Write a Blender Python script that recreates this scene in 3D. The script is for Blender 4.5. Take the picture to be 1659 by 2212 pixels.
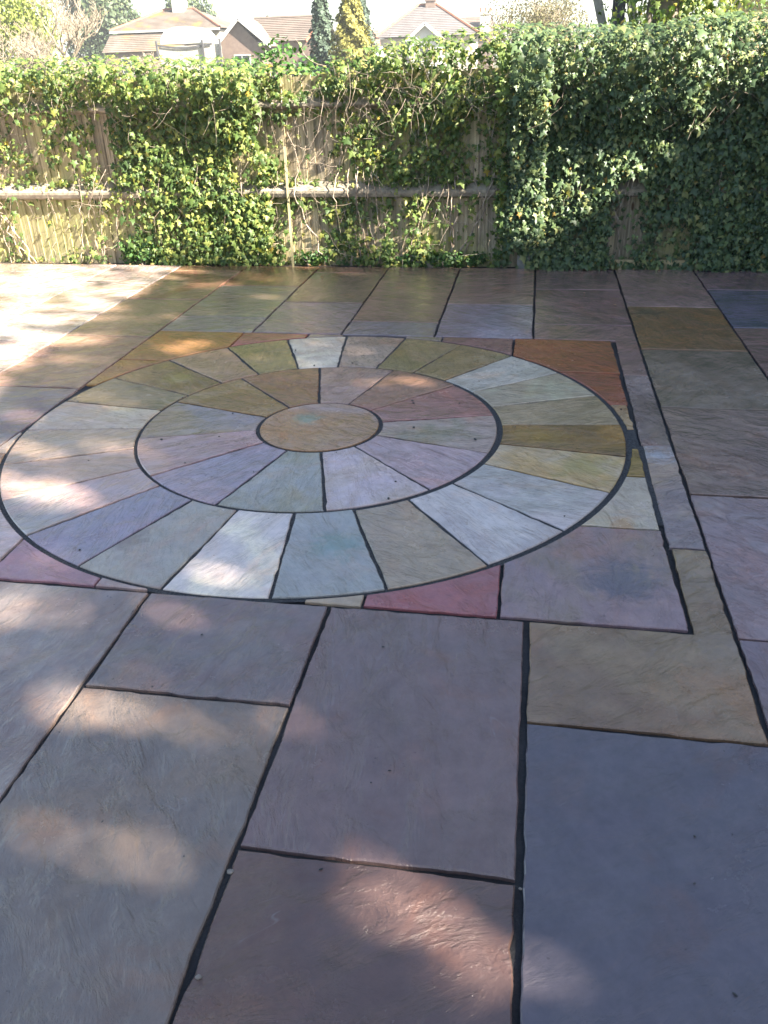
import bpy, bmesh, math, random
import numpy as np
from mathutils import Vector, Matrix
R = math.radians
rnd = random.Random(7)
rng = np.random.default_rng(11)
scene = bpy.context.scene
for o in list(bpy.data.objects): bpy.data.objects.remove(o)
COL = scene.collection

# ------------------------------------------------------------------ camera
EYE = 1.533
pitch, yaw, roll = R(29.0152), R(10.4375), R(-1.7952)
fwd = Vector((-math.sin(yaw)*math.cos(pitch), math.cos(yaw)*math.cos(pitch), -math.sin(pitch)))
right0 = Vector((math.cos(yaw), math.sin(yaw), 0)); up0 = right0.cross(fwd)
rt = right0*math.cos(roll) + up0*math.sin(roll)
up = -right0*math.sin(roll) + up0*math.cos(roll)
cam_d = bpy.data.cameras.new('camera'); cam = bpy.data.objects.new('camera', cam_d); COL.objects.link(cam)
cam_d.sensor_fit = 'VERTICAL'; cam_d.sensor_height = 24.0; cam_d.lens = 24.0*1769.66/2212.0
cam_d.clip_start = 0.05; cam_d.clip_end = 2000
M = Matrix.Identity(4)
for i in range(3):
    M[i][0], M[i][1], M[i][2] = rt[i], up[i], -fwd[i]
M[2][3] = EYE
cam.matrix_world = M
scene.camera = cam

# ------------------------------------------------------------------ sky, sun, exposure
SUN_EL, SUN_AZ = R(36), math.atan2(0.934, -0.358)          # azimuth clockwise from +Y
SUN = Vector((math.sin(SUN_AZ)*math.cos(SUN_EL), math.cos(SUN_AZ)*math.cos(SUN_EL), math.sin(SUN_EL)))
world = bpy.data.worlds.new('World'); scene.world = world; world.use_nodes = True
wn = world.node_tree.nodes; wl = world.node_tree.links
sky = wn.new('ShaderNodeTexSky'); sky.sky_type = 'NISHITA'; sky.sun_disc = False
sky.sun_elevation = SUN_EL; sky.sun_rotation = SUN_AZ; sky.altitude = 60
sky.air_density = 1.0; sky.dust_density = 1.3; sky.ozone_density = 1.0
wl.new(sky.outputs[0], wn['Background'].inputs[0]); wn['Background'].inputs[1].default_value = 0.05
sun_d = bpy.data.lights.new('sun', 'SUN'); sun_d.energy = 5.0; sun_d.angle = R(0.55); sun_d.color = (1.0, 0.91, 0.77)
sun = bpy.data.objects.new('sun', sun_d); COL.objects.link(sun)
sun.rotation_euler = SUN.to_track_quat('Z', 'Y').to_euler()
vs = scene.view_settings
vs.view_transform = 'Standard'; vs.look = 'None'; vs.gamma = 1.0; vs.use_curve_mapping = False
vs.exposure = 2.8

# ------------------------------------------------------------------ helpers
def tag(o, label=None, cat=None, group=None, kind=None):
    if label: o['label'] = label
    if cat: o['category'] = cat
    if group: o['group'] = group
    if kind: o['kind'] = kind
    return o
def link(name, me, mat=None, parent=None):
    o = bpy.data.objects.new(name, me); COL.objects.link(o)
    if mat is not None and me is not None and not me.materials: me.materials.append(mat)
    if parent is not None: o.parent = parent
    return o
def empty(name, loc=(0, 0, 0)):
    o = bpy.data.objects.new(name, None); COL.objects.link(o); o.location = loc; o.empty_display_size = .1
    return o
def pymesh(name, v, f, smooth=False):
    me = bpy.data.meshes.new(name); me.from_pydata([tuple(p) for p in v], [], [tuple(q) for q in f]); me.update()
    if smooth: me.polygons.foreach_set('use_smooth', [True]*len(me.polygons))
    return me
def npmesh(name, V, F, smooth=False):
    """V (n,3) float, F (m,k) int, all faces the same k"""
    me = bpy.data.meshes.new(name); n, m, k = len(V), len(F), F.shape[1]
    me.vertices.add(n); me.vertices.foreach_set('co', np.ascontiguousarray(V, dtype=np.float32).ravel())
    me.loops.add(m*k); me.loops.foreach_set('vertex_index', np.ascontiguousarray(F, dtype=np.int32).ravel())
    me.polygons.add(m); me.polygons.foreach_set('loop_start', np.arange(0, m*k, k, dtype=np.int32))
    me.polygons.foreach_set('loop_total', np.full(m, k, dtype=np.int32))
    if smooth: me.polygons.foreach_set('use_smooth', np.ones(m, dtype=bool))
    me.update(calc_edges=True); return me
class MB:
    def __init__(s): s.v = []; s.f = []
    def poly(s, pts):
        n = len(s.v); s.v += [tuple(p) for p in pts]; s.f.append(tuple(range(n, n+len(pts))))
    def box(s, x0, x1, y0, y1, z0, z1):
        n = len(s.v)
        s.v += [(x, y, z) for z in (z0, z1) for x, y in ((x0, y0), (x1, y0), (x1, y1), (x0, y1))]
        s.f += [tuple(n+i for i in q) for q in ((3, 2, 1, 0), (4, 5, 6, 7), (0, 1, 5, 4), (1, 2, 6, 5), (2, 3, 7, 6), (3, 0, 4, 7))]
    def bar(s, a, b, w, h=None, upv=(0, 0, 1)):
        a, b = Vector(a), Vector(b); d = (b-a).normalized(); u = Vector(upv)
        sx = d.cross(u)
        if sx.length < 1e-4: sx = d.cross(Vector((1, 0, 0)))
        sx.normalize(); sy = sx.cross(d).normalized(); h = h or w; n = len(s.v)
        for p in (a, b):
            for i, j in ((-1, -1), (1, -1), (1, 1), (-1, 1)): s.v.append(tuple(p+sx*(i*w/2)+sy*(j*h/2)))
        s.f += [tuple(n+i for i in q) for q in ((3, 2, 1, 0), (4, 5, 6, 7), (0, 1, 5, 4), (1, 2, 6, 5), (2, 3, 7, 6), (3, 0, 4, 7))]
    def tube(s, pts, rad, k=5):
        n0 = len(s.v); N = len(pts); pts = [Vector(p) for p in pts]
        for i, p in enumerate(pts):
            d = (pts[min(i+1, N-1)]-pts[max(i-1, 0)]).normalized()
            a = d.cross(Vector((.31, .77, .55))).normalized(); b = d.cross(a)
            r = rad[i] if hasattr(rad, '__len__') else rad
            for q in range(k):
                t = 2*math.pi*q/k; s.v.append(tuple(p+a*(r*math.cos(t))+b*(r*math.sin(t))))
        for i in range(N-1):
            for q in range(k):
                a0 = n0+i*k+q; a1 = n0+i*k+(q+1) % k
                s.f.append((a0, a1, a1+k, a0+k))
        s.f.append(tuple(n0+(N-1)*k+q for q in range(k)))
    def build(s, name, mat, parent=None, smooth=False):
        return link(name, pymesh(name, s.v, s.f, smooth), mat, parent)

# node helper -------------------------------------------------------
class NT:
    def __init__(s, name):
        s.m = bpy.data.materials.new(name); s.m.use_nodes = True; s.t = s.m.node_tree; s.n = s.t.nodes; s.b = s.n['Principled BSDF']
    def new(s, t, **kw):
        n = s.n.new(t)
        for k, v in kw.items(): setattr(n, k, v)
        return n
    def set(s, sock, v):
        if hasattr(v, 'links') or isinstance(v, bpy.types.NodeSocket): s.t.links.new(v, sock)
        else: sock.default_value = v
    def noise(s, vec, scale, detail=4, rough=.55, dist=0, out='Fac'):
        n = s.new('ShaderNodeTexNoise')
        if vec is not None: s.set(n.inputs['Vector'], vec)
        s.set(n.inputs['Scale'], scale); s.set(n.inputs['Detail'], detail); s.set(n.inputs['Roughness'], rough); s.set(n.inputs['Distortion'], dist)
        return n.outputs[out]
    def math(s, op, a, b=0.0, c=None, clamp=False):
        n = s.new('ShaderNodeMath', operation=op, use_clamp=clamp); s.set(n.inputs[0], a); s.set(n.inputs[1], b)
        if c is not None: s.set(n.inputs[2], c)
        return n.outputs[0]
    def rng(s, v, a, b, c=0.0, d=1.0):
        n = s.new('ShaderNodeMapRange', interpolation_type='SMOOTHSTEP'); s.set(n.inputs[0], v); s.set(n.inputs[1], a); s.set(n.inputs[2], b); s.set(n.inputs[3], c); s.set(n.inputs[4], d)
        return n.outputs[0]
    def mix(s, f, a, b, mode='MIX'):
        n = s.new('ShaderNodeMix', data_type='RGBA', blend_type=mode); s.set(n.inputs[0], f); s.set(n.inputs[6], a); s.set(n.inputs[7], b)
        return n.outputs[2]
    def vmap(s, vec, scale=(1, 1, 1), loc=(0, 0, 0), rot=(0, 0, 0)):
        n = s.new('ShaderNodeMapping'); s.set(n.inputs[0], vec); n.inputs[1].default_value = loc; n.inputs[2].default_value = rot; n.inputs[3].default_value = scale
        return n.outputs[0]
    def ramp(s, f, stops):
        n = s.new('ShaderNodeValToRGB'); e = n.color_ramp.elements
        while len(e) < len(stops): e.new(.5)
        for q, (p, c) in zip(e, stops): q.position = p; q.color = (*c, 1)
        s.set(n.inputs[0], f); return n.outputs[0]
    def bump(s, h, dist, strength=1.0, nrm=None):
        n = s.new('ShaderNodeBump'); s.set(n.inputs['Height'], h); s.set(n.inputs['Strength'], strength); s.set(n.inputs['Distance'], dist)
        if nrm is not None: s.set(n.inputs['Normal'], nrm)
        return n.outputs[0]
    def pos(s): return s.new('ShaderNodeNewGeometry').outputs['Position']
    def attr(s, name, typ='OBJECT', out='Color'):
        n = s.new('ShaderNodeAttribute', attribute_type=typ, attribute_name=name); return n.outputs[out]
C4 = lambda c: (*c, 1.0)

def m_simple(name, c1, c2, scale=8, rough=.8, bump=0.0, detail=5):
    t = NT(name); p = t.pos(); n = t.noise(p, scale, detail)
    t.set(t.b.inputs['Base Color'], t.mix(t.rng(n, .3, .7), C4(c1), C4(c2))); t.b.inputs['Roughness'].default_value = rough
    if bump: t.set(t.b.inputs['Normal'], t.bump(t.noise(p, scale*4, 6), bump))
    return t.m

def m_stone():
    t = NT('riven_sandstone'); oi = t.new('ShaderNodeObjectInfo'); P = t.pos()
    # every slab gets its own stretch of stone: random turn and random offset
    vr = t.new('ShaderNodeVectorRotate', rotation_type='Z_AXIS'); t.set(vr.inputs['Vector'], P)
    t.set(vr.inputs['Angle'], t.attr('grain', out='Fac'))
    off = t.math('MULTIPLY', oi.outputs['Random'], 37.0)
    cv = t.new('ShaderNodeCombineXYZ'); t.set(cv.inputs[0], off); t.set(cv.inputs[1], off); t.set(cv.inputs[2], off)
    va = t.new('ShaderNodeVectorMath', operation='ADD'); t.set(va.inputs[0], vr.outputs[0]); t.set(va.inputs[1], cv.outputs[0])
    v = va.outputs[0]
    base = oi.outputs['Color']; col2 = t.attr('second')
    stre = t.attr('streak', out='Fac'); riv = t.attr('riven', out='Fac')
    lg = t.noise(v, 2.2, 5, .6, .8)
    c = t.mix(t.rng(lg, .42, .66), base, col2)
    mott = t.math('ADD', t.math('MULTIPLY', t.noise(v, 17, 8, .7), .6), t.math('MULTIPLY', t.noise(v, 5.5, 6, .65, .5), .4))
    c = t.mix(1.0, c, t.mix(mott, C4((.42, .42, .44)), C4((1.58, 1.56, 1.52))), 'MULTIPLY')
    blush = t.rng(t.noise(v, 2.9, 5, .62, 1.0), .52, .74)
    c = t.mix(t.math('MULTIPLY', blush, .38), c, t.mix(1.0, c, C4((1.35, .92, .66)), 'MULTIPLY'))
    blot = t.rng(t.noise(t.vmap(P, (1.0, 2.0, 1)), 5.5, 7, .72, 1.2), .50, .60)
    c = t.mix(t.math('MULTIPLY', blot, t.attr('blotch', out='Fac')), c, t.mix(1.0, c, C4((.45, .30, .20)), 'MULTIPLY'))  # brown flecks in the colour imitate broken sun glint on the far-left slabs
    # bedding streaks
    sv = t.vmap(v, (1.3, 11, 1)); st = t.noise(sv, 2.0, 6, .6, 1.6)
    line = t.rng(t.math('ABSOLUTE', t.math('SUBTRACT', st, .5)), 0.0, .022, 1.0, 0.0)
    c = t.mix(t.math('MULTIPLY', t.math('MULTIPLY', line, stre), t.noise(v, 3.1, 2)), c, t.mix(.75, c, C4((.09, .06, .042)), 'MIX'))
    c = t.mix(t.math('MULTIPLY', t.rng(st, .35, .75), t.math('MULTIPLY', stre, .35)), c, t.mix(1.0, c, C4((1.35, 1.3, 1.2)), 'MULTIPLY'))
    # pale scuffs and veins
    vn = t.noise(v, 1.9, 5, .62, .5)
    vein = t.math('MULTIPLY', t.rng(t.math('ABSOLUTE', t.math('SUBTRACT', t.noise(t.vmap(v, (1, 4.5, 1)), 1.3, 3, .5, .3), .47)), 0.0, .008, 1.0, 0.0), t.rng(t.noise(v, 6.5, 4, .7), .52, .75))
    c = t.mix(t.math('MULTIPLY', vein, .22), c, C4((.48, .47, .46)))
    # dark specks and dirt
    sp = t.rng(t.noise(v, 70, 2, .5), .70, .76); spm = t.rng(t.noise(v, 5, 3), .52, .70)
    c = t.mix(t.math('MULTIPLY', t.math('MULTIPLY', sp, spm), .8), c, C4((.035, .03, .028)))
    dirt = t.rng(t.noise(v, 3.4, 7, .72, .4), .63, .74)
    c = t.mix(t.math('MULTIPLY', dirt, .35), c, t.mix(1.0, c, C4((.45, .45, .47)), 'MULTIPLY'))
    # one irregular stain per stone, where it has one
    dv = t.new('ShaderNodeVectorMath', operation='SUBTRACT'); t.set(dv.inputs[0], P); t.set(dv.inputs[1], t.attr('stain_at', out='Vector'))
    dl = t.new('ShaderNodeVectorMath', operation='LENGTH'); t.set(dl.inputs[0], t.vmap(dv.outputs[0], (1, 1, 0)))
    sr_ = t.attr('stain_size', out='Fac'); sn = t.noise(P, 9, 6, .68, .8)
    sd = t.math('SUBTRACT', t.math('DIVIDE', dl.outputs['Value'], t.math('ADD', sr_, .0001)), t.math('MULTIPLY', t.math('SUBTRACT', sn, .5), 3.2))
    c = t.mix(t.math('MULTIPLY', t.rng(sd, .2, 1.3, 1.0, 0.0), .7), c, t.attr('stain_col'))
    # wet film: darker, smoother (one stain pattern across the whole patio)
    sx_ = t.new('ShaderNodeSeparateXYZ'); t.set(sx_.inputs[0], P)
    wet = t.rng(t.math('ADD', t.noise(P, 1.15, 5, .6, .6), t.math('MULTIPLY', t.rng(sx_.outputs[1], 4.4, 5.6), .16)), .34, .58)
    c = t.mix(t.math('MULTIPLY', wet, .35), c, t.mix(1.0, c, C4((.62, .61, .60)), 'MULTIPLY'))
    hs = t.new('ShaderNodeHueSaturation'); hs.inputs['Saturation'].default_value = 1.04; t.set(hs.inputs['Color'], c); t.set(t.b.inputs['Base Color'], hs.outputs[0])
    fine = t.noise(v, 26, 6, .6)
    rg = t.math('ADD', t.rng(wet, 0, 1, .29, .14), t.math('MULTIPLY', t.math('SUBTRACT', fine, .5), .22))
    t.set(t.b.inputs['Roughness'], rg); t.b.inputs['IOR'].default_value = 1.5
    t.set(t.b.inputs['Coat Weight'], t.math('MULTIPLY', wet, .95)); t.b.inputs['Coat Roughness'].default_value = .055; t.b.inputs['Coat IOR'].default_value = 1.33
    # riven relief: broad swell, stepped bedding ridges, grain
    swell = t.noise(v, 3.2, 3, .5)
    rv = t.noise(t.vmap(v, (3.4, 6.5, 1)), 1.7, 8, .62, .45)
    steps = t.math('PINGPONG', t.math('MULTIPLY', rv, 5.0), 1.0)
    h = t.math('ADD', t.math('MULTIPLY', swell, 1.3), t.math('ADD', t.math('MULTIPLY', rv, 1.0), t.math('ADD', t.math('MULTIPLY', t.rng(steps, .2, .8), .10), t.math('MULTIPLY', fine, .10))))
    nb = t.bump(t.math('ADD', t.math('MULTIPLY', h, riv), t.math('MULTIPLY', t.noise(v, 95, 4, .6), .035)), .014, 1.0)
    t.set(t.b.inputs['Normal'], nb); 
    t.set(t.b.inputs['Coat Normal'], t.bump(t.math('MULTIPLY', h, riv), .0045, 1.0))
    return t.m

def m_mortar():
    t = NT('dark_mortar'); p = t.pos(); a = t.noise(p, 45, 5, .7); b = t.noise(p, 2.5, 3)
    c = t.mix(t.rng(b, .42, .62), C4((.010, .010, .012)), C4((.028, .028, .03)))
    t.set(t.b.inputs['Base Color'], t.mix(1.0, c, t.mix(a, C4((.5, .5, .5)), C4((1.7, 1.7, 1.7))), 'MULTIPLY'))
    t.b.inputs['Roughness'].default_value = .75
    t.set(t.b.inputs['Normal'], t.bump(a, .01)); return t.m

def m_board():
    t = NT('weathered_fence_board'); oi = t.new('ShaderNodeObjectInfo'); P = t.pos()
    cv = t.new('ShaderNodeCombineXYZ'); t.set(cv.inputs[2], t.math('MULTIPLY', oi.outputs['Random'], 29.0))
    va = t.new('ShaderNodeVectorMath', operation='ADD'); t.set(va.inputs[0], P); t.set(va.inputs[1], cv.outputs[0]); v = va.outputs[0]
    g = t.noise(t.vmap(v, (60, 60, 1.6)), 1.0, 6, .62, .6)
    c = t.mix(t.rng(g, .28, .72), C4((.20, .16, .10)), C4((.49, .42, .29)))
    c = t.mix(1.0, c, t.mix(oi.outputs['Random'], C4((.72, .72, .74)), C4((1.2, 1.16, 1.08))), 'MULTIPLY')
    alg = t.rng(t.noise(P, 1.3, 5, .6), .42, .62)
    c = t.mix(t.math('MULTIPLY', alg, .78), c, t.mix(g, C4((.17, .175, .06)), C4((.42, .40, .16))))
    kn = t.new('ShaderNodeTexVoronoi'); t.set(kn.inputs['Vector'], t.vmap(v, (7, 7, 2.3))); kn.inputs['Scale'].default_value = 1.0
    c = t.mix(t.rng(kn.outputs['Distance'], .10, .05), c, C4((.07, .04, .02)))
    t.set(t.b.inputs['Base Color'], c); t.b.inputs['Roughness'].default_value = .85
    t.set(t.b.inputs['Normal'], t.bump(g, .006)); return t.m

def m_leaf(name, stops, rough=.5, trans=.25, spec=.35):
    t = NT(name); g = t.new('ShaderNodeNewGeometry'); ri = g.outputs['Random Per Island']
    c = t.ramp(ri, stops)
    c = t.mix(1.0, c, t.mix(t.noise(g.outputs['Position'], 2.2, 3), C4((.62, .64, .6)), C4((1.4, 1.35, 1.3))), 'MULTIPLY')
    t.set(t.b.inputs['Base Color'], c); t.b.inputs['Roughness'].default_value = rough; t.b.inputs['Specular IOR Level'].default_value = spec
    if trans:
        tr = t.new('ShaderNodeBsdfTranslucent'); t.set(tr.inputs[0], t.mix(1.0, c, C4((1.5, 1.5, .6)), 'MULTIPLY'))
        mx = t.new('ShaderNodeMixShader'); mx.inputs[0].default_value = trans
        t.t.links.new(t.b.outputs[0], mx.inputs[1]); t.t.links.new(tr.outputs[0], mx.inputs[2])
        t.t.links.new(mx.outputs[0], t.n['Material Output'].inputs['Surface'])
    return t.m

def m_roof(name, c1, c2, moss=None, scale=1.2):
    t = NT(name); p = t.pos(); n = t.noise(p, scale*.5, 6, .7); f = t.noise(p, scale*9, 3)
    c = t.mix(t.rng(n, .35, .65), C4(c1), C4(c2)); c = t.mix(1.0, c, t.mix(f, C4((.75, .75, .75)), C4((1.25, 1.25, 1.25))), 'MULTIPLY')
    if moss: c = t.mix(t.rng(t.noise(p, .45, 4), .52, .66), c, C4(moss))
    t.set(t.b.inputs['Base Color'], c); t.b.inputs['Roughness'].default_value = .85; return t.m

STONE = m_stone(); MORTAR = m_mortar(); GRIT = m_simple('grey_gritty_mortar', (.022, .023, .025), (.085, .086, .088), 120, .85, .006); BOARD = m_board()
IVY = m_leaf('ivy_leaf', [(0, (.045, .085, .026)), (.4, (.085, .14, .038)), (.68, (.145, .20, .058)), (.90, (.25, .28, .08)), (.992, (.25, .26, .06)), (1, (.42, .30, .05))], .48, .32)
IVY_D = m_leaf('ivy_leaf_shaded_side', [(0, (.045, .078, .044)), (.5, (.075, .122, .058)), (.8, (.12, .17, .068)), (.99, (.22, .24, .10)), (1, (.34, .20, .05))], .46, .2)  # darker copy of the ivy leaf, shade put into its colour
TWIG = m_simple('ivy_stem_bark', (.20, .15, .11), (.42, .35, .28), 14, .85, .004)
BARK = m_simple('tree_bark', (.10, .085, .07), (.24, .20, .16), 5, .9, .01)
PALEBARK = m_simple('pale_bare_twigs', (.15, .12, .085), (.26, .215, .16), 5, .9)
GROUND = m_simple('garden_soil_and_grass', (.05, .065, .025), (.11, .10, .05), 1.5, .95, .02)
CONCRETE = m_simple('concrete_post', (.20, .20, .19), (.30, .29, .27), 9, .85, .004)
RAILW = m_simple('weathered_rail', (.17, .145, .11), (.30, .265, .20), 22, .9, .004)
NEWWOOD = m_simple('sawn_softwood', (.42, .32, .17), (.55, .45, .26), 14, .7, .002)
GREYWOOD = m_simple('grey_weathered_timber', (.26, .24, .21), (.42, .39, .34), 9, .85, .003)
DARKWOOD = m_simple('dark_stained_timber', (.055, .05, .06), (.11, .10, .115), 9, .7, .003)

# ------------------------------------------------------------------ ground
b = MB(); b.poly([(-300, -60, -.14), (300, -60, -.14), (300, 500, -.14), (-300, 500, -.14)])
tag(b.build('ground', GROUND), kind='structure')

# ------------------------------------------------------------------ patio
b = MB(); b.box(-6.05, 3.72, -2.45, 6.885, -.13, -.013)
patio = tag(b.build('patio', MORTAR), kind='structure')
CX, CY = -.95, 3.523
def offset_poly(pts, d):
    n = len(pts); out = []
    area = sum(pts[i][0]*pts[(i+1) % n][1]-pts[(i+1) % n][0]*pts[i][1] for i in range(n))
    sg = 1 if area > 0 else -1
    for i in range(n):
        p0, p1, p2 = Vector(pts[i-1]), Vector(pts[i]), Vector(pts[(i+1) % n])
        d1 = (p1-p0).normalized(); d2 = (p2-p1).normalized()
        n1 = Vector((-d1.y, d1.x))*sg; n2 = Vector((-d2.y, d2.x))*sg
        bis = n1+n2; L = bis.length_squared
        k = bis*(2/L) if L > .25 else n1
        out.append(p1+k*d)
    return out
def slab_mesh(pts, joint, thick=.026, jit=.0022, step=.035, cham=.0035):
    pts = offset_poly(pts, joint)
    n = len(pts); line = []
    for i in range(n):
        a, c = pts[i], pts[(i+1) % n]; L = (c-a).length; k = max(1, int(L/step))
        nm = Vector((-(c-a).y, (c-a).x)).normalized() if L > 0 else Vector((0, 0))
        ph = rnd.random()*6; amp = rnd.uniform(.4, 1.0)
        for j in range(k):
            t = j/k; p = a.lerp(c, t)
            if j: p = p+nm*(rnd.gauss(0, jit)*.6+amp*jit*math.sin(ph+t*L*11)+(rnd.random() < .04)*rnd.uniform(0, jit*2.5))
            line.append(p)
    top = offset_poly(line, cham); N = len(line)
    area = sum(line[i][0]*line[(i+1) % N][1]-line[(i+1) % N][0]*line[i][1] for i in range(N))
    if area < 0: line.reverse(); top.reverse()
    v = [(p.x, p.y, 0) for p in top]+[(p.x, p.y, -.0035) for p in line]+[(p.x, p.y, -thick) for p in line]
    f = [tuple(range(N))]
    for q in (0, 1):
        for i in range(N):
            j = (i+1) % N; f.append((q*N+i, (q+1)*N+i, (q+1)*N+j, q*N+j))
    return v, f
def slab(name, pts, col, parent, joint=.0065, second=None, streak=.12, riven=1.0, grain=None, label=None, lift=0.0, stain=None, blotch=0.0):
    cx = sum(p[0] for p in pts)/len(pts); cy = sum(p[1] for p in pts)/len(pts)
    v, f = slab_mesh([(p[0]-cx, p[1]-cy) for p in pts], joint)
    me = pymesh(name, v, f)
    o = link(name, me, STONE, parent); o.location = (cx, cy, rnd.uniform(-.0015, .0015)+lift)
    o.rotation_euler = (rnd.gauss(0, .0016), rnd.gauss(0, .0016), 0)
    warm = (1.10, .875, .775); col = tuple(c*w for c, w in zip(col, warm))
    if second: second = tuple(c*w for c, w in zip(second, warm))
    o.color = (*col, 1)
    st_ = stain or ((0, 0), 0.0, (0, 0, 0)); o['stain_at'] = [float(st_[0][0]), float(st_[0][1]), 0.0]; o['stain_size'] = float(st_[1]); o['stain_col'] = [float(q_) for q_ in st_[2]]
    s2 = second or tuple(min(1, c*kk*rnd.uniform(.90, 1.10)) for kk in (rnd.choice([.72, .8, 1.2, 1.28]),) for c in col)
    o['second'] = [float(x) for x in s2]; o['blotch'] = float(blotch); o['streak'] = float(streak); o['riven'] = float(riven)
    o['grain'] = float(rnd.uniform(0, 6.28) if grain is None else grain)
    if label: o['label'] = label
    return o
def rect(x0, x1, y0, y1): return [(x0, y0), (x1, y0), (x1, y1), (x0, y1)]
X = [-6.03, -5.42, -4.81, -4.2, -3.59, -2.98, -2.385, -1.75, -1.16, -.565, .045, .667, 1.27, 1.88, 2.49, 3.1, 3.71]
BK = 6.88
def S(x0, x1, y0, y1, col, **k):
    if y0 > 4.9 and x0 > -2.4: col = tuple(c*w for c, w in zip(col, (1.13, 1.13, 1.32)))   # greyer slabs along the fence
    slab('paving_slab', rect(x0, x1, y0, y1), col, patio, **k)
# columns behind the circle
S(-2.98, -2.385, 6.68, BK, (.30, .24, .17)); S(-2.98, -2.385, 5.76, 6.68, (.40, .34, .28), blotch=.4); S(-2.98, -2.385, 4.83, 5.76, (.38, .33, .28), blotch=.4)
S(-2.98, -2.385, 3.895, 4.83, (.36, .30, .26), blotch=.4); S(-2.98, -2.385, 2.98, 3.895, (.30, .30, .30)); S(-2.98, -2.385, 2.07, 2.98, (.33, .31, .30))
S(-2.385, -1.75, 6.20, BK, (.26, .19, .12)); S(-2.385, -1.75, 5.315, 6.20, (.28, .27, .22)); S(-2.385, -1.75, 4.985, 5.315, (.30, .29, .25))
S(-1.75, -1.16, 6.665, BK, (.25, .19, .13)); S(-1.75, -1.16, 5.74, 6.665, (.24, .22, .16)); S(-1.75, -1.16, 4.985, 5.74, (.26, .26, .25))
S(-1.16, -.565, 5.29, BK, (.225, .19, .15)); S(-1.16, -.565, 4.985, 5.29, (.25, .27, .27))
S(-.565, .045, 5.76, BK, (.245, .21, .175)); S(-.565, .045, 4.985, 5.76, (.26, .26, .28))
S(.045, .667, 6.22, BK, (.23, .20, .18)); S(.045, .667, 5.305, 6.22, (.235, .195, .19))
slab('paving_slab', [(.045, 5.305), (.045, 4.985), (.527, 4.985), (.527, 4.38), (.667, 4.38), (.667, 5.305)], (.25, .21, .205), patio, label='L-shaped mauve brown slab cut round the corner of the circle square')
S(.528, .667, 3.46, 4.38, (.28, .27, .28)); S(.533, .667, 2.58, 3.46, (.25, .25, .28), second=(.36, .33, .30), stain=((.60, 3.36), .09, (.42, .44, .48)))
slab('paving_slab', [(.541, 2.58), (.541, 2.09), (.055, 2.09), (.055, 1.645), (.667, 1.645), (.667, 2.58)], (.26, .23, .165), patio, label='L-shaped buff slab cut round the near corner of the circle square')
S(.667, 1.27, 5.78, BK, (.25, .22, .195)); S(.667, 1.27, 4.84, 5.78, (.24, .20, .14), second=(.27, .20, .115), streak=.5, grain=1.57, stain=((.80, 5.62), .12, (.14, .12, .09)))
S(.667, 1.27, 3.925, 4.84, (.24, .235, .205)); S(.667, 1.27, 3.005, 3.925, (.265, .235, .215), riven=1.6, grain=.5); S(.667, 1.27, 2.08, 3.005, (.25, .225, .25)); S(.667, 1.27, 1.15, 2.08, (.21, .19, .23)); S(.667, 1.27, .24, 1.15, (.25, .23, .22))
S(1.27, 1.88, 6.27, BK, (.19, .17, .17)); S(1.27, 1.88, 5.32, 6.27, (.15, .17, .21)); S(1.27, 1.88, 4.1, 5.32, (.22, .175, .175)); S(1.27, 1.88, 3.2, 4.1, (.25, .24, .22)); S(1.27, 1.88, 2.3, 3.2, (.25, .22, .22)); S(1.27, 1.88, 1.4, 2.3, (.27, .25, .2))
# rows in front of the circle
S(-1.80, -1.185, 1.10, 2.09, (.235, .225, .225), riven=.9); S(-1.80, -1.185, .2, 1.10, (.25, .22, .22)); S(-2.385, -1.80, 1.62, 2.07, (.26, .25, .22)); S(-2.385, -1.80, .7, 1.62, (.24, .24, .25))
S(-1.185, -.572, 1.62, 2.09, (.195, .175, .19), second=(.185, .195, .205)); S(-1.185, -.572, .45, 1.62, (.195, .20, .195), second=(.215, .205, .18), riven=1.1, grain=.9)
S(-.572, .05, 1.16, 2.09, (.19, .165, .175), second=(.175, .155, .16), riven=1.0); S(-.572, .05, .25, 1.16, (.13, .105, .105), second=(.155, .125, .11), riven=1.0)
S(.055, .667, .72, 1.645, (.112, .122, .158), second=(.104, .112, .15), riven=.6, streak=.05)
# rest of the patio, outside the picture
POOL = [(.27, .25, .24), (.24, .2, .18), (.25, .26, .25), (.29, .26, .2), (.23, .2, .22), (.31, .27, .24)]
def fill(x0, x1, ya, yb):
    y = yb
    while y-ya > .05:
        h = rnd.choice([.915, .915, .61, .305]); y0 = y-h
        if y0-ya < .25: y0 = ya
        S(x0, x1, y0, y, rnd.choice(POOL)); y = y0
LIT = [(.50, .52, .55), (.48, .49, .51), (.52, .53, .55), (.50, .49, .49)]  # paler stone colours, part of the sun's glare put into the slabs
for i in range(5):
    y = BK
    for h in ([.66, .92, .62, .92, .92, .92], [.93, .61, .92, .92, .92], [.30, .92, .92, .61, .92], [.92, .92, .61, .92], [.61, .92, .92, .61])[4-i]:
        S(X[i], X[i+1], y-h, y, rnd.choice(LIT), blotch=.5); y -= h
    fill(X[i], X[i+1], -2.4, y)
fill(-2.98, -2.385, -2.4, 2.07); fill(-2.385, -1.80, -2.4, .7); fill(-1.80, -1.185, -2.4, .2); fill(-1.185, -.572, -2.4, .45); fill(-.572, .05, -2.4, .25); fill(.055, .667, -2.4, .72); fill(.667, 1.27, -2.4, .24); fill(1.27, 1.88, -2.4, 1.4)
for i in (13, 14, 15): fill(X[i], X[i+1], -2.4, BK)

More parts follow.
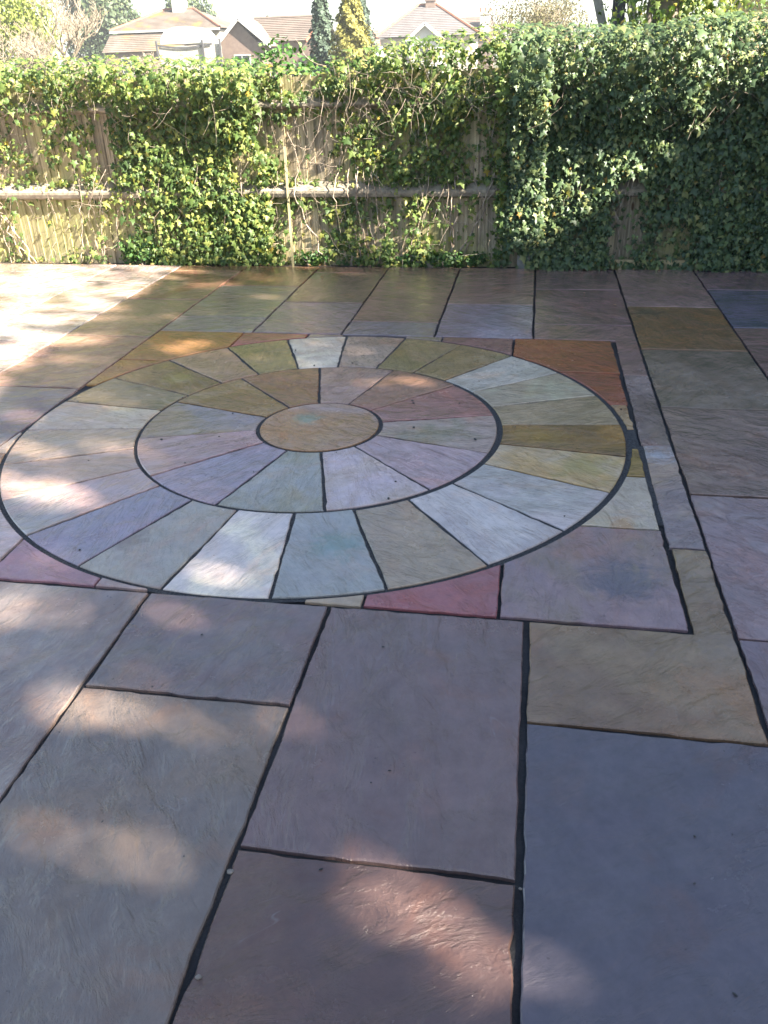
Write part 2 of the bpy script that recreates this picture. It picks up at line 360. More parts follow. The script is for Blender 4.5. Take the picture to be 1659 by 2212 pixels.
# the stone circle inside its square
v = []; f = []
for i in range(96):
    a = 2*math.pi*i/96; v.append((math.cos(a)*1.446, math.sin(a)*1.446, 0))
f.append(tuple(range(96)))
circle = link('stone_circle', pymesh('stone_circle', v, f), GRIT, patio); circle.location = (CX, CY, -.0075)
circle['label'] = 'circle of two rings of wedge stones round a disc, set in dark mortar'
def arc(r, a0, a1, n): return [(r*math.cos(R(a0+(a1-a0)*i/n)), r*math.sin(R(a0+(a1-a0)*i/n))) for i in range(n+1)]
def pale(c, k=.10, g=1.14):
    l = sum(c)/3; return tuple(min(.8, (x+(l-x)*k)*g) for x in c)
def cstone(name, pts, col, **k):
    if name != 'corner_stone': col = pale(col); k['second'] = pale(k['second']) if k.get('second') else None
    return slab(name, pts, col, circle, joint=k.pop('joint', .006), lift=.0075, **k)
OA = [6.6, 21.9, 37, 52.2, 66.5, 81.5, 96.6, 111.5, 126.8, 142, 157.3, 172.4, 188, 203.8, 218.6, 233, 247, 261.7, 277, 292.4, 307.5, 322.6, 337.7, 352.2, 366.6]
OC = [(.31, .30, .21), (.40, .42, .35), (.40, .47, .45), (.27, .25, .15), (.26, .26, .15), (.40, .39, .38), (.50, .56, .60), (.34, .31, .17), (.40, .31, .23), (.32, .27, .15), (.33, .31, .21), (.46, .44, .40), (.41, .39, .33), (.44, .38, .33), (.40, .35, .37), (.24, .26, .36), (.31, .35, .33), (.58, .64, .68), (.28, .37, .38), (.32, .32, .26), (.53, .60, .64), (.48, .52, .57), (.47, .46, .35), (.21, .16, .075)]
O2 = {0: (.38, .36, .26), 15: (.27, .27, .40), 16: (.36, .30, .27), 18: (.30, .37, .40), 19: (.34, .32, .27), 22: (.48, .40, .20), 23: (.30, .21, .07), 13: (.47, .43, .42), 14: (.34, .37, .38)}
OST = {16: ((-1.42, 2.42), .10, (.24, .17, .13)), 22: ((.28, 3.22), .14, (.44, .36, .15)), 23: ((.1, 3.5), .12, (.34, .22, .07)), 18: ((-.64, 2.45), .10, (.20, .30, .27)), 7: ((-1.62, 4.6), .09, (.22, .19, .09)), 9: ((-1.9, 4.1), .1, (.42, .33, .15)), 3: ((-.1, 4.6), .09, (.20, .19, .11)), 14: ((-2.0, 2.75), .12, (.33, .37, .38))}
for k, col in enumerate(OC):
    a0, a1 = OA[k], OA[k+1]; e = R(0)
    pts = arc(1.424 if (a0 > 300 or a0 < 60) else 1.431, a0, a1, 7)+arc(.864 if (a0 > 290 or a0 < 60) else .857, a1, a0, 5)
    cstone('wedge_stone', pts, col, second=O2.get(k), stain=OST.get(k), streak=rnd.choice([.45, .7, 1.0]), grain=R(-(a0+a1)/2+rnd.uniform(-35, 35)), riven=rnd.uniform(.7, 1.1))
IA = [-15.1, 15, 46, 74.5, 103.5, 134, 164, 196, 225.5, 254.5, 285, 315.3, 344.9]
IC = [(.40, .37, .36), (.30, .195, .19), (.29, .215, .175), (.36, .31, .30), (.25, .165, .10), (.28, .21, .10), (.32, .29, .21), (.39, .32, .37), (.29, .30, .42), (.29, .36, .38), (.45, .45, .46), (.40, .36, .43)]
I2 = {5: (.33, .27, .15), 6: (.28, .30, .36), 7: (.44, .36, .34), 8: (.36, .33, .42), 9: (.27, .32, .27), 2: (.34, .20, .18), 4: (.30, .20, .13)}
for k, col in enumerate(IC):
    a0, a1 = IA[k], IA[k+1]
    r1 = .849 if (a1 < 60 or a1 > 280) else .855
    pts = arc(r1, a0, a1, 10)+arc(.298, a1, a0, 5)
    cstone('wedge_stone', pts, col, second=I2.get(k), streak=rnd.choice([.5, .8, 1.0]), grain=R(-(a0+a1)/2+rnd.uniform(-35, 35)))
cstone('centre_disc', arc(.291, 0, 350, 35), (.38, .28, .17), second=(.36, .34, .36), streak=1.0, riven=1.4, grain=.5, stain=((-1.03, 3.60), .07, (.24, .34, .28)), label='round centre stone, ochre with lilac and teal patches')
# squaring-off pieces
Q = 1.437; xl, xr, yb, yt = -2.385-CX, .527-CX, 2.098-CY, 4.98-CY
def az(x=None, y=None, side=1):
    if x is not None: a = math.degrees(math.acos(max(-1, min(1, x/Q)))); return a if side > 0 else -a
    a = math.degrees(math.asin(y/Q)); return a if side > 0 else 180-a
def piece(straight, a0, a1, col, **k):
    n = max(3, int(abs(a1-a0)/2.5)); cstone('corner_stone', straight+arc(Q, a0, a1, n), col, **k)
xx = lambda x: x-CX
yy = lambda y: y-CY
aTLa, aTLb, aTLc = az(xx(-1.80)), az(y=yy(4.39), side=-1), az(y=yy(3.955), side=-1)
piece([(xl, yy(4.39)), (xl, yt), (xx(-1.80), yt)], aTLa, aTLb, (.42, .275, .14), second=(.42, .29, .17), label='orange corner stone at the far left of the square')
piece([(xl, yy(3.955)), (xl, yy(4.39))], aTLb, aTLc, (.46, .32, .14), second=(.40, .26, .17))
a2, a3, a4, a5 = az(xx(-1.37)), az(xx(-.51)), az(xx(-.07)), az(y=yy(4.395))
piece([(xx(-1.80), yt), (xx(-1.37), yt)], a2, aTLa, (.36, .19, .16))
piece([(xx(-1.365), yt), (xx(-1.14), yt)], az(xx(-1.14)), a2, (.36, .36, .34), joint=.004)
piece([(xx(-.74), yt), (xx(-.51), yt)], a3, az(xx(-.74)), (.36, .36, .34), joint=.004)
piece([(xx(-.51), yt), (xx(-.07), yt)], a4, a3, (.27, .20, .19))
piece([(xx(-.07), yt), (xr-.017, yt), (xr-.005, yy(4.395))], a5, a4, (.30, .155, .095), second=(.27, .135, .095), label='rust orange corner stone at the far right of the square')
a6 = az(y=yy(3.935)); a7 = az(y=yy(3.63))
piece([(xr-.012, yy(4.395)), (xr-.006, yy(3.935))], a6, a5, (.27, .13, .09), label='brick red stone between the circle and the strip of slabs')
piece([(xr-.012, yy(3.935)), (xr-.005, yy(3.63))], a7, a6, (.33, .28, .19))
b1, b2, b3, b4 = az(y=yy(3.42)), az(y=yy(3.14)), az(y=yy(2.705)), az(xx(-.035), side=-1)
piece([(xr-.004, yy(3.14)), (xr-.008, yy(3.42))], b1, b2, (.33, .27, .11))
piece([(xr, yy(2.705)), (xr-.004, yy(3.14))], b2, b3, (.50, .53, .44), second=(.47, .49, .46), stain=((.40, 2.73), .05, (.50, .30, .16)))
piece([(xx(-.035), yb), (xr+.012, yb), (xr+.004, yy(2.705))], b3, b4, (.275, .24, .28), second=(.25, .23, .21), stain=((.36, 2.36), .13, (.10, .10, .14)), label='large purple grey corner stone nearest on the right, with dark stain')
b5, b6 = az(xx(-.47), side=-1), az(xx(-.66), side=-1)
piece([(xx(-.47), yb), (xx(-.035), yb)], b4, b5, (.33, .165, .19), second=(.29, .16, .20), label='plum red sliver stone along the near edge of the square')
piece([(xx(-.66), yb), (xx(-.47), yb)], b5, b6, (.42, .41, .33), joint=.003)
c1, c2, c3 = az(xx(-1.20), side=-1), az(xx(-1.39), side=-1), az(xx(-1.81), side=-1)
piece([(xx(-1.39), yb), (xx(-1.20), yb)], c1, c2, (.42, .40, .40), joint=.003)
piece([(xx(-1.81), yb), (xx(-1.39), yb)], c2, c3, (.38, .26, .31), second=(.36, .27, .34), label='pink stone along the near left edge of the square')
c4, c5, c6 = -180-az(y=yy(2.65)), -180-az(y=yy(3.065)), -180-az(y=yy(3.30))
piece([(xl, yy(2.65)), (xl, yb), (xx(-1.81), yb)], c3, c4, (.48, .48, .49))
piece([(xl, yy(3.065)), (xl, yy(2.65))], c4, c5, (.48, .38, .27))
piece([(xl, yy(3.30)), (xl, yy(3.065))], c5, c6, (.46, .44, .40), joint=.004)

m = MB(); m.box(.462, .523, 3.30, 3.765, -.02, -.0055); m.build('mortar_fillet', GRIT, patio)
m = MB(); m.box(.505, .55, 2.75, 3.46, -.02, -.0062); m.build('mortar_fillet', GRIT, patio)
# pebbles and crumbs left on the paving
def crumb_mesh(name, r, seed):
    q = random.Random(seed); bm = bmesh.new(); bmesh.ops.create_icosphere(bm, subdivisions=2, radius=r)
    for vv in bm.verts: vv.co = Vector((vv.co.x*q.uniform(.95, 1.2), vv.co.y*.85, vv.co.z*.6))*q.uniform(.86, 1.12)
    me = bpy.data.meshes.new(name); bm.to_mesh(me); bm.free(); return me
PEB = m_simple('pale_pebble', (.16, .135, .11), (.24, .21, .18), 60, .7); CRM = m_simple('dark_mortar_crumb', (.03, .03, .03), (.07, .065, .06), 80, .9)
for (x, y, r, z, lab) in ((-.565, 1.095, .0075, .001, 'small pale pebble sitting on the joint between two near slabs'), (-.548, .86, .006, .004, 'small pale pebble lying on the nearest mauve slab'), (.055, 1.148, .004, -.004, 'tiny pale grit stone in the wide near joint')):
    o = link('pebble', crumb_mesh('pebble', r, int(x*1000)), PEB); o.location = (x, y, z); tag(o, lab, 'pebble', 'pebbles on the paving')
cm = [crumb_mesh('mortar_crumb', .005, s) for s in (1, 2, 3)]
for i in range(46):
    if i < 30: a = rnd.uniform(0, 6.28); r = math.sqrt(rnd.random())*1.5; x, y = CX+r*math.cos(a), CY+r*math.sin(a)
    else: x, y = rnd.uniform(-1.2, .6), rnd.uniform(.9, 2.1)
    o = link('mortar_crumb', cm[i % 3], CRM); o.location = (x, y, .003); o.rotation_euler = (0, 0, rnd.uniform(0, 6)); s = rnd.uniform(.35, 1.35) if y > 2.1 else rnd.uniform(.3, .6); o.scale = (s*rnd.uniform(.8, 1.8), s, s)
    tag(o, *(('dark crumb of mortar lying loose on the stone circle', 'crumb', 'mortar crumbs on the circle') if i < 30 else ('tiny dark crumb of mortar on the near slabs below the circle', 'crumb', 'mortar crumbs on the near slabs')))

# ------------------------------------------------------------------ fence
FY = 7.0
fence = empty('fence', (0, FY, -.12)); tag(fence, 'weathered closeboard timber fence with rails, half covered in ivy', 'fence')
bw = .078
bv = [(0, .0, 0), (.1, -.0, 0), (.1, .018, 0), (0, .007, 0)]
def board_mesh(h):
    # feather-edge board: thin left edge tucked behind its neighbour, thick right edge
    pr = [(0, .014), (0, .009), (.1, -.010), (.1, .012)]
    v = [(x, y, 0) for x, y in pr]+[(x, y, h) for x, y in pr]
    return pymesh('board', v, [(0, 1, 2, 3), (7, 6, 5, 4), (0, 4, 5, 1), (1, 5, 6, 2), (2, 6, 7, 3), (3, 7, 4, 0)])
bms = [board_mesh(h) for h in (1.545, 1.555, 1.565, 1.56)]
x = -7.0
while x < 4.6:
    o = link('board', rnd.choice(bms), BOARD, fence); o.location = (x+rnd.uniform(-.004, .004), 0, rnd.uniform(-.006, .006)); o.rotation_euler = (rnd.gauss(0, .003), rnd.gauss(0, .004), rnd.gauss(0, .01))
    x += bw+rnd.uniform(-.004, .004)
def rail(x0, x1, zt, zb, name='rail'):
    m = MB(); y0, y1 = -.085, -.004; z0, z1 = zb+.12, zt+.12; zm = z0+(z1-z0)*.52
    prof = [(y1, z0), (y0+.012, z0+.022), (y0, zm-.02), (y0, zm), (y1, z1)]
    n = len(prof); L = [(x0, y, z) for y, z in prof]; Rr = [(x1, y, z) for y, z in prof]
    m.v = L+Rr; m.f = [tuple(range(n-1, -1, -1)), tuple(range(n, 2*n))]+[(i, (i+1) % n, n+(i+1) % n, n+i) for i in range(n)]
    return m.build(name, RAILW, fence)
for x0, x1 in ((-7, -5.99), (-5.98, -3.02), (-3.01, -.06), (-.05, 2.9), (2.91, 4.6)):
    for zt, zb in ((1.28, 1.18), (.665, .53)):
        d = rnd.uniform(-.008, .008); o = rail(x0, x1, zt+d, zb+d)
for px in (-5.985, -3.015, -.055, 2.905):
    m = MB(); d_ = 0 if px == -.055 else .125; m.box(px-.05, px+.05, -.10+d_, -.006+d_, 0, 1.50); m.build('post', CONCRETE, fence)
m = MB(); m.box(.40, 1.42, -.075, -.05, .10, .185); gb = m.build('gravel_board', NEWWOOD, fence); gb['label'] = 'pale new gravel board along the foot of the fence'
# thin stake in front of the fence
m = MB(); m.bar((0, -.10, -.1), (-.012, -.03, .93), .018, .018); st = m.build('stake', BOARD); st.location = (-1.985, FY-.03, 0); tag(st, 'thin pale wooden stake leaning upright against the fence', 'stake')

# ------------------------------------------------------------------ foliage tools
LEAF_O = np.array([(0, -.08, 0), (.36, -.22, 0), (.30, .12, 0), (.62, .28, 0), (.26, .42, 0), (0, 1.0, 0), (-.26, .42, 0), (-.62, .28, 0), (-.30, .12, 0), (-.36, -.22, 0)], float)
LEAF_V = np.vstack([[(0, .2, .10)], LEAF_O*np.array([.8, .8, 1])+np.array([0, 0, 0])]); LEAF_V[6, 2] = -.12; LEAF_V[4, 2] = LEAF_V[8, 2] = -.05
LEAF_F = np.array([(0, i, i % 10+1) for i in range(1, 11)])
QUAD_V = np.array([(-.5, -.3, 0), (.12, -.36, .06), (.5, .0, 0), (.1, .36, .06), (-.45, .25, 0)], float); QUAD_F = np.array([(0, 1, 2), (0, 2, 3), (0, 3, 4)])
def orient(n, up):
    """matrices whose Z is n and Y is roughly up"""
    n = n/np.linalg.norm(n, axis=1)[:, None]; xx_ = np.cross(up, n); L = np.linalg.norm(xx_, axis=1)[:, None]; xx_ = xx_/np.maximum(L, 1e-6)
    y = np.cross(n, xx_); return np.stack([xx_, y, n], axis=2)
def scatter(name, P, Nn, upv, size, mat, parent, V=LEAF_V, F=LEAF_F, kind='stuff'):
    Mx = orient(Nn, upv); k = len(V)
    W = np.einsum('nij,kj->nki', Mx, V)*size[:, None, None]+P[:, None, :]
    Fa = (F[None]+(np.arange(len(P))*k)[:, None, None]).reshape(-1, 3)
    o = link(name, npmesh(name, W.reshape(-1, 3), Fa), mat, parent)
    if kind: o['kind'] = kind
    return o

# ------------------------------------------------------------------ ivy on the fence
BARE = [  # bare places on the fence: x, z, half width, half height, how bare
 (-4.17, 1.35, 0.15, 0.07, 0.80), (-4.18, 1.03, 0.13, 0.14, 0.90), (-4.11, 0.76, 0.10, 0.14, 0.85), (-3.89, 0.78, 0.10, 0.16, 0.75), (-3.56, 0.93, 0.06, 0.23, 0.80), (-4.64, 0.25, 0.09, 0.20, 0.70), (-4.26, 0.25, 0.21, 0.24, 0.97), (-3.90, 0.32, 0.19, 0.21, 0.92), (-3.58, 0.19, 0.10, 0.19, 0.85), (-2.36, 0.75, 0.11, 0.14, 0.90), (-4.05, 0.59, 0.43, 0.04, 0.75), (-4.34, 1.23, 0.22, 0.03, 0.80), (-1.85, 1.38, 0.15, 0.07, 0.95), (-2.10, 1.00, 0.13, 0.15, 0.75), (-1.88, 0.91, 0.17, 0.27, 0.97), (-1.70, 0.90, 0.11, 0.23, 0.90), (-1.85, 0.30, 0.15, 0.29, 0.97), (-2.06, 0.36, 0.08, 0.31, 0.75), (-1.50, 0.76, 0.08, 0.18, 0.85), (-1.11, 0.92, 0.14, 0.14, 0.50), (-1.28, 0.36, 0.12, 0.25, 0.55), (-1.07, 0.32, 0.08, 0.25, 0.75), (-0.61, 0.32, 0.14, 0.28, 0.85), (-0.38, 0.32, 0.09, 0.31, 0.90), (-0.46, 0.93, 0.08, 0.22, 0.70), (-0.83, 0.30, 0.08, 0.25, 0.60), (-1.69, 0.61, 0.58, 0.03, 0.85), (-0.68, 0.62, 0.31, 0.03, 0.75), (-1.87, 1.24, 0.35, 0.03, 0.75), (0.73, 0.32, 0.13, 0.31, 0.97), (1.05, 0.22, 0.14, 0.18, 0.85), (0.77, 0.79, 0.07, 0.09, 0.75), (-0.11, 0.07, 0.06, 0.10, 0.90), (0.72, 0.63, 0.10, 0.06, 0.95), (1.06, 0.63, 0.16, 0.02, 0.60), (1.26, 1.12, 0.04, 0.08, 0.50), (1.19, 0.18, 0.07, 0.13, 0.60), (0.35, 0.24, 0.06, 0.15, 0.40)]
def topline(x): return np.interp(x, [-7, -4.35, -3.67, -3.0, -2.4, -2.15, -1.95, -1.65, -1.5, -1.2, -.93, -.25, .41, .8, 1.0, 1.5, 2.5, 4.6], [1.57, 1.57, 1.58, 1.56, 1.54, 1.49, 1.45, 1.46, 1.55, 1.60, 1.64, 1.69, 1.66, 1.66, 1.70, 1.72, 1.72, 1.7])
def density(x, z):
    d = np.interp(x, [-7, -5.0, -4.3, -3.6, -3.3, -2.2, -2.0, -1.6, -1.45, -.6, -.35, -.2, 4.6], [.6, .6, .65, .65, 1, 1, .6, .5, .8, .85, .95, 1, 1])
    d = np.where((z > 1.24) & ((x < -2.1) | (x > -1.6)), np.maximum(d, 1.0), d)
    d = np.where((x < -3.15) & (z < .62), d*.4, d); d = np.where((x < -3.4) & (z < 1.22), d*.7, d)
    d = np.where((x > -1.5) & (x < -.2) & (z > 1.0), np.maximum(d, .85), d)
    for bx, bz, rx, rz, s in BARE:
        q = ((x-bx)/(rx*1.2))**2+((z-bz)/(rz*1.15))**2
        d = d*(1-s*np.clip(1.35-q, 0, 1))
    return d
def ivy_points(x0, x1, n):
    x = rng.uniform(x0, x1, n); tz = topline(x); z = rng.uniform(0, 1, n)*(tz+.03)
    cl = .5+.5*np.sin(x*9.1+np.sin(z*7)*1.7)*np.sin(z*8.3+np.cos(x*5)*2.1)         # clumps
    big_ = .5+.5*np.sin(x*3.7+2.2*np.sin(z*2.6+x))*np.cos(z*4.4+1.5*np.sin(x*2.9))
    full = ((x > -3.3) & (x < -2.15)) | (x > -.3)
    big_ = np.where(full, .6+.4*big_, big_); cl = np.where(full, .35+.65*cl, cl)
    pc = (np.abs(x+.055) < .13) & (z > .16); big_ = np.where(pc, 1, big_); cl = np.where(pc, 1, cl)
    keep = rng.random(n) < density(x, z)*(.35+.65*cl)*(.55+.45*big_); x, z, tz, cl, big_ = x[keep], z[keep], tz[keep], cl[keep], big_[keep]; m = len(x)
    out = np.interp(z, [0, .5, 1.0, 1.25, 1.5, 1.7], [.09, .09, .11, .18, .28, .22])*np.where(x > -.3, 1.35, 1.0)*np.where((x > -2.15) & (x < -1.5), .45, 1.0)
    y = FY-.012-out*(.45+.9*cl*big_+.3*big_)*rng.random(m)**.7
    # crest: leaves on and behind the top
    back = (z > 1.40)
    y = np.where(back & (rng.random(m) < .45), FY+rng.random(m)*.45-.1, y)
    z = z+rng.normal(0, .012, m)
    return np.stack([x, y, np.maximum(z, -.02)], 1)
def ivy(name, x0, x1, n, mat, label, nbig, nstem, ntwig):
    root = empty(name, ((x0+x1)/2, FY, -.12)); tag(root, label, 'ivy', 'ivy growing over the fence'); o3 = np.array(root.location)
    P = ivy_points(x0, x1, n); m = len(P)
    crest = np.clip((P[:, 2]-topline(P[:, 0])+.14)/.14, 0, 1)
    Nn = np.stack([rng.normal(.10, .50, m), -np.abs(rng.normal(.8, .4, m))*(1-.6*crest), rng.normal(.38, .40, m)+.9*crest], 1)
    upv = np.stack([rng.normal(0, .55, m), np.zeros(m), -np.ones(m)], 1)
    size = np.clip(rng.lognormal(math.log(.038), .38, m), .016, .09)
    big = np.argsort(P[:, 1]+rng.normal(0, .03, m)+(P[:, 1] > FY)*9)[:nbig]
    mask = np.ones(m, bool); mask[big] = False
    scatter('foliage', P[mask]-o3, Nn[mask], upv[mask], size[mask], mat, root)
    lm = npmesh('leaf', LEAF_V, LEAF_F); lm.materials.append(mat); Mx = orient(Nn[big], upv[big])
    for i, bi in enumerate(big):
        o = link('leaf', lm, None, root); M4 = Matrix([list(r)+[0] for r in Mx[i]]+[[0, 0, 0, 1]]); sc = size[bi]*1.25
        o.matrix_local = Matrix.Translation(Vector(P[bi]-o3)) @ M4 @ Matrix.Diagonal((sc, sc, sc, 1))
    for i in range(nstem):
        x = rnd.uniform(x0+.05, x1-.05); z = -.02; y = FY-.03; pts = []; rad = []; r0 = rnd.uniform(.0025, .007)*(1.35 if x > .2 else 1); dx = rnd.gauss(0, .012); H = rnd.uniform(.7, 1.6)
        while z < min(H, topline(x)-.05):
            pts.append((x-o3[0], y-o3[1], z-o3[2])); rad.append(r0*(1-.7*z/1.7))
            dx = dx*.75+rnd.gauss(0, .011); x += dx; z += rnd.uniform(.03, .07); y = FY-.025-abs(rnd.gauss(0, .02))-(.07 if rnd.random() < .02 else 0)-(.055 if .5 < z < .72 or z > 1.15 else 0)
        mb = MB(); mb.tube(pts, rad, 5); mb.build('stem', TWIG, root, True)
    mb = MB()
    for i in range(ntwig):
        for _ in range(20):
            x = rnd.uniform(x0, x1); z = rnd.uniform(.05, float(topline(x)))
            if rnd.random() < (.35+.65*z/1.6): break
        y = FY-.04-rnd.random()*(.08+.20*(z > 1.15)); pts = []; a = rnd.gauss(-1.5, .9); L = rnd.uniform(.08, .4); k = 6
        for j in range(k):
            pts.append((x-o3[0], y-o3[1], z-o3[2])); a += rnd.gauss(0, .24); x += math.cos(a)*L/k; z += math.sin(a)*L/k; y += rnd.gauss(0, .012)
            y = min(y, FY-.015); z = max(z, -.05)
        r0 = rnd.uniform(.0009, .0022); mb.tube(pts, [r0*(1-.1*j) for j in range(k)], 3)
    tw = mb.build('twigs', TWIG, root); tw['kind'] = 'stuff'
    return root
ivy('ivy', -7.0, -1.98, 52000, IVY, 'sunlit yellow-green ivy hanging down the left part of the fence', 100, 26, 700)
ivy('ivy', -1.98, -.22, 19000, IVY, 'thin ivy with bare stems on the middle fence, left of the dense dark mass', 100, 18, 480)
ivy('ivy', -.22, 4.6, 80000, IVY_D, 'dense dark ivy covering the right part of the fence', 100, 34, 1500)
# low plants at the foot of the fence
LOWG = m_leaf('low_weed_leaf', [(0, (.04, .10, .03)), (.6, (.07, .15, .05)), (1, (.14, .2, .06))], .5, .25)
def bush(name, label, cat, c, rad, n, size, mat, group=None, stem=True, bark=BARK):
    root = empty(name, (c[0], c[1], c[2]-rad[2])); tag(root, label, cat, group)
    u = rng.normal(size=(n, 3)); u /= np.linalg.norm(u, axis=1)[:, None]; rr = rng.random(n)**.45
    wob = 1+.18*np.sin(u[:, 0]*5+c[0])*np.cos(u[:, 2]*6+c[1])
    P = u*rr[:, None]*wob[:, None]*np.array(rad)+np.array([0, 0, rad[2]])
    Nn = u+rng.normal(0, .6, (n, 3)); upv = rng.normal(size=(n, 3))
    scatter('crown', P, Nn, upv, np.full(n, size)*rng.uniform(.6, 1.4, n), mat, root, QUAD_V, QUAD_F)
    if stem:
        mb = MB(); 
        for k in range(5):
            e = (rnd.uniform(-.6, .6)*rad[0], rnd.uniform(-.6, .6)*rad[1], rad[2]*rnd.uniform(1, 1.6)); mb.tube([(0, 0, -.05), (e[0]*.4, e[1]*.4, e[2]*.5), e], [rad[0]*.05, rad[0]*.035, rad[0]*.012], 5)
        mb.build('trunk', bark, root, True)
    return root
bush('weed_clump', 'low bushy green weed at the foot of the fence, far left', 'weed', (-3.38, 6.94, .10), (.22, .045, .13), 700, .03, LOWG)
bush('weed_clump', 'small weed tuft at the fence foot beside the thin stake', 'weed', (-1.85, 6.94, .05), (.16, .04, .07), 260, .025, LOWG)
bush('weed_clump', 'low leafy weeds at the fence foot below the middle ivy', 'weed', (-.75, 6.94, .05), (.45, .04, .07), 700, .028, LOWG)

# ------------------------------------------------------------------ behind the fence, near
GREENHEDGE = m_leaf('clipped_hedge_leaf', [(0, (.03, .085, .02)), (.6, (.055, .13, .03)), (1, (.10, .18, .05))], .5, .2)
bush('garden_shrub', 'rounded dark green shrub showing over the dip in the fence top', 'shrub', (-2.62, 8.9, .75), (.85, .7, .94), 12000, .04, GREENHEDGE)
bush('garden_shrub', 'pale olive shrub rising over the fence at the far left', 'shrub', (-6.2, 9.6, .75), (1.0, .8, 1.0), 6000, .05, m_leaf('olive_shrub_leaf', [(0, (.10, .13, .04)), (1, (.22, .25, .09))], .6, .2))
# braced post
bp = empty('braced_post', (.665, 9.0, -.14)); tag(bp, 'dark timber post with two grey boards leaning against it behind the fence', 'post')
m = MB(); m.box(-.055, .055, -.05, .05, 0, 2.75); m.build('post', DARKWOOD, bp)
m = MB(); m.bar((-.065, -.075, 1.66), (-.22, -.075, 2.14), .075, .03, (0, 1, 0)); m.build('brace', GREYWOOD, bp)
m = MB(); m.bar((.17, -.075, 1.75), (.00, -.075, 2.45), .075, .03, (0, 1, 0)); m.build('brace', GREYWOOD, bp)
# ivy-clad trunk rising behind the fence on the right
tr = empty('ivy_clad_tree', (1.15, 8.6, -.14)); tag(tr, 'tree trunk wrapped in ivy rising above the fence on the right', 'tree')
m = MB(); m.tube([(0, 0, 0), (-.05, 0, 1.2), (-.12, 0, 2.2), (-.05, .1, 3.6), (.1, .1, 5.2)], [.16, .14, .12, .10, .06], 9); m.tube([(-.28, -.1, 1.5), (-.26, -.1, 2.0), (-.10, -.05, 2.6)], [.03, .028, .02], 6); m.build('trunk', BARK, tr, True)
n = 15000; a = rng.random(n)*6.28; zz_ = rng.random(n)*4.6+.8; rr = (.18+.52*rng.random(n)**1.3)*np.interp(zz_, [0, 1.5, 2.4, 4, 5.4], [1.5, 1.35, .95, 1.1, .5])
P = np.stack([np.cos(a)*rr+.05, np.sin(a)*rr*.8, zz_], 1)
scatter('crown', P, np.stack([np.cos(a)+rng.normal(0, .5, n), np.sin(a)+rng.normal(0, .5, n), rng.normal(.3, .4, n)], 1), np.tile([0., 0, -1], (n, 1))+rng.normal(0, .3, (n, 3)), np.clip(rng.lognormal(math.log(.05), .3, n), .02, .09), IVY, tr)
sh = empty('garden_shed', (2.55, 10.4, -.14)); tag(sh, 'tan boarded shed corner behind the ivy at the top right', 'shed')
SHED = m_simple('tan_shed_boards', (.34, .26, .15), (.46, .37, .22), 6, .8)
for k in range(16):
    m = MB(); m.box(-.55, 1.9, -.02+.004*(k % 2), .02, k*.14, k*.14+.136); m.build('cladding_board', SHED, sh)
m = MB(); m.box(-.50, 1.88, .03, 1.7, 0, 2.22); m.build('wall', SHED, sh)
m = MB(); m.poly([(-.7, -.15, 2.24), (2.0, -.15, 2.24), (2.0, 1.8, 2.6), (-.7, 1.8, 2.6)]); m.poly([(-.7, -.15, 2.31), (2.0, -.15, 2.31), (2.0, 1.8, 2.67), (-.7, 1.8, 2.67)]); m.poly([(-.7, -.15, 2.24), (2.0, -.15, 2.24), (2.0, -.15, 2.31), (-.7, -.15, 2.31)]); m.build('roof', DARKWOOD, sh)

# ------------------------------------------------------------------ far gardens: houses
WHITE = m_simple('white_painted_render', (.42, .42, .41), (.48, .48, .47), 2, .6)
BRICK = m_simple('brown_brick_wall', (.13, .09, .075), (.17, .125, .10), 3, .85)
CREAM = m_simple('cream_render', (.34, .31, .26), (.4, .37, .32), 2, .8)
RIDGE = m_simple('terracotta_ridge_tile', (.22, .085, .05), (.28, .12, .075), 3, .8)
GLASS = NT('dark_window_glass'); GLASS.b.inputs['Base Color'].default_value = (.03, .035, .04, 1); GLASS.b.inputs['Roughness'].default_value = .08; GLASS = GLASS.m
ROOF_A = m_roof('mossy_grey_brown_tiles', (.11, .085, .065), (.16, .135, .115), (.22, .15, .055)); ROOF_B = m_roof('brown_concrete_tiles', (.115, .09, .075), (.15, .12, .10)); ROOF_C = m_roof('slate_grey_tiles', (.105, .095, .095), (.135, .125, .125)); ROOF_P = m_roof('pinkish_clay_tiles', (.20, .125, .095), (.25, .165, .13)); ROOF_T = m_roof('tan_tiles', (.2, .145, .11), (.24, .18, .14))
def courses(m, A, B, C, D, n, t=.045):
    """tile courses on the slope quad: A,B lower edge left to right, C,D upper edge right to left"""
    A, B, C, D = map(Vector, (A, B, C, D)); nn = (B-A).cross(D-A).normalized()*t
    for i in range(n):
        t0, t1 = i/n, (i+1)/n
        a, b_ = A.lerp(D, t0)+nn, B.lerp(C, t0)+nn; c, d = B.lerp(C, t1)+nn*.25, A.lerp(D, t1)+nn*.25
        m.poly([a, b_, c, d]); m.poly([a-nn*.9, b_-nn*.9, b_, a])
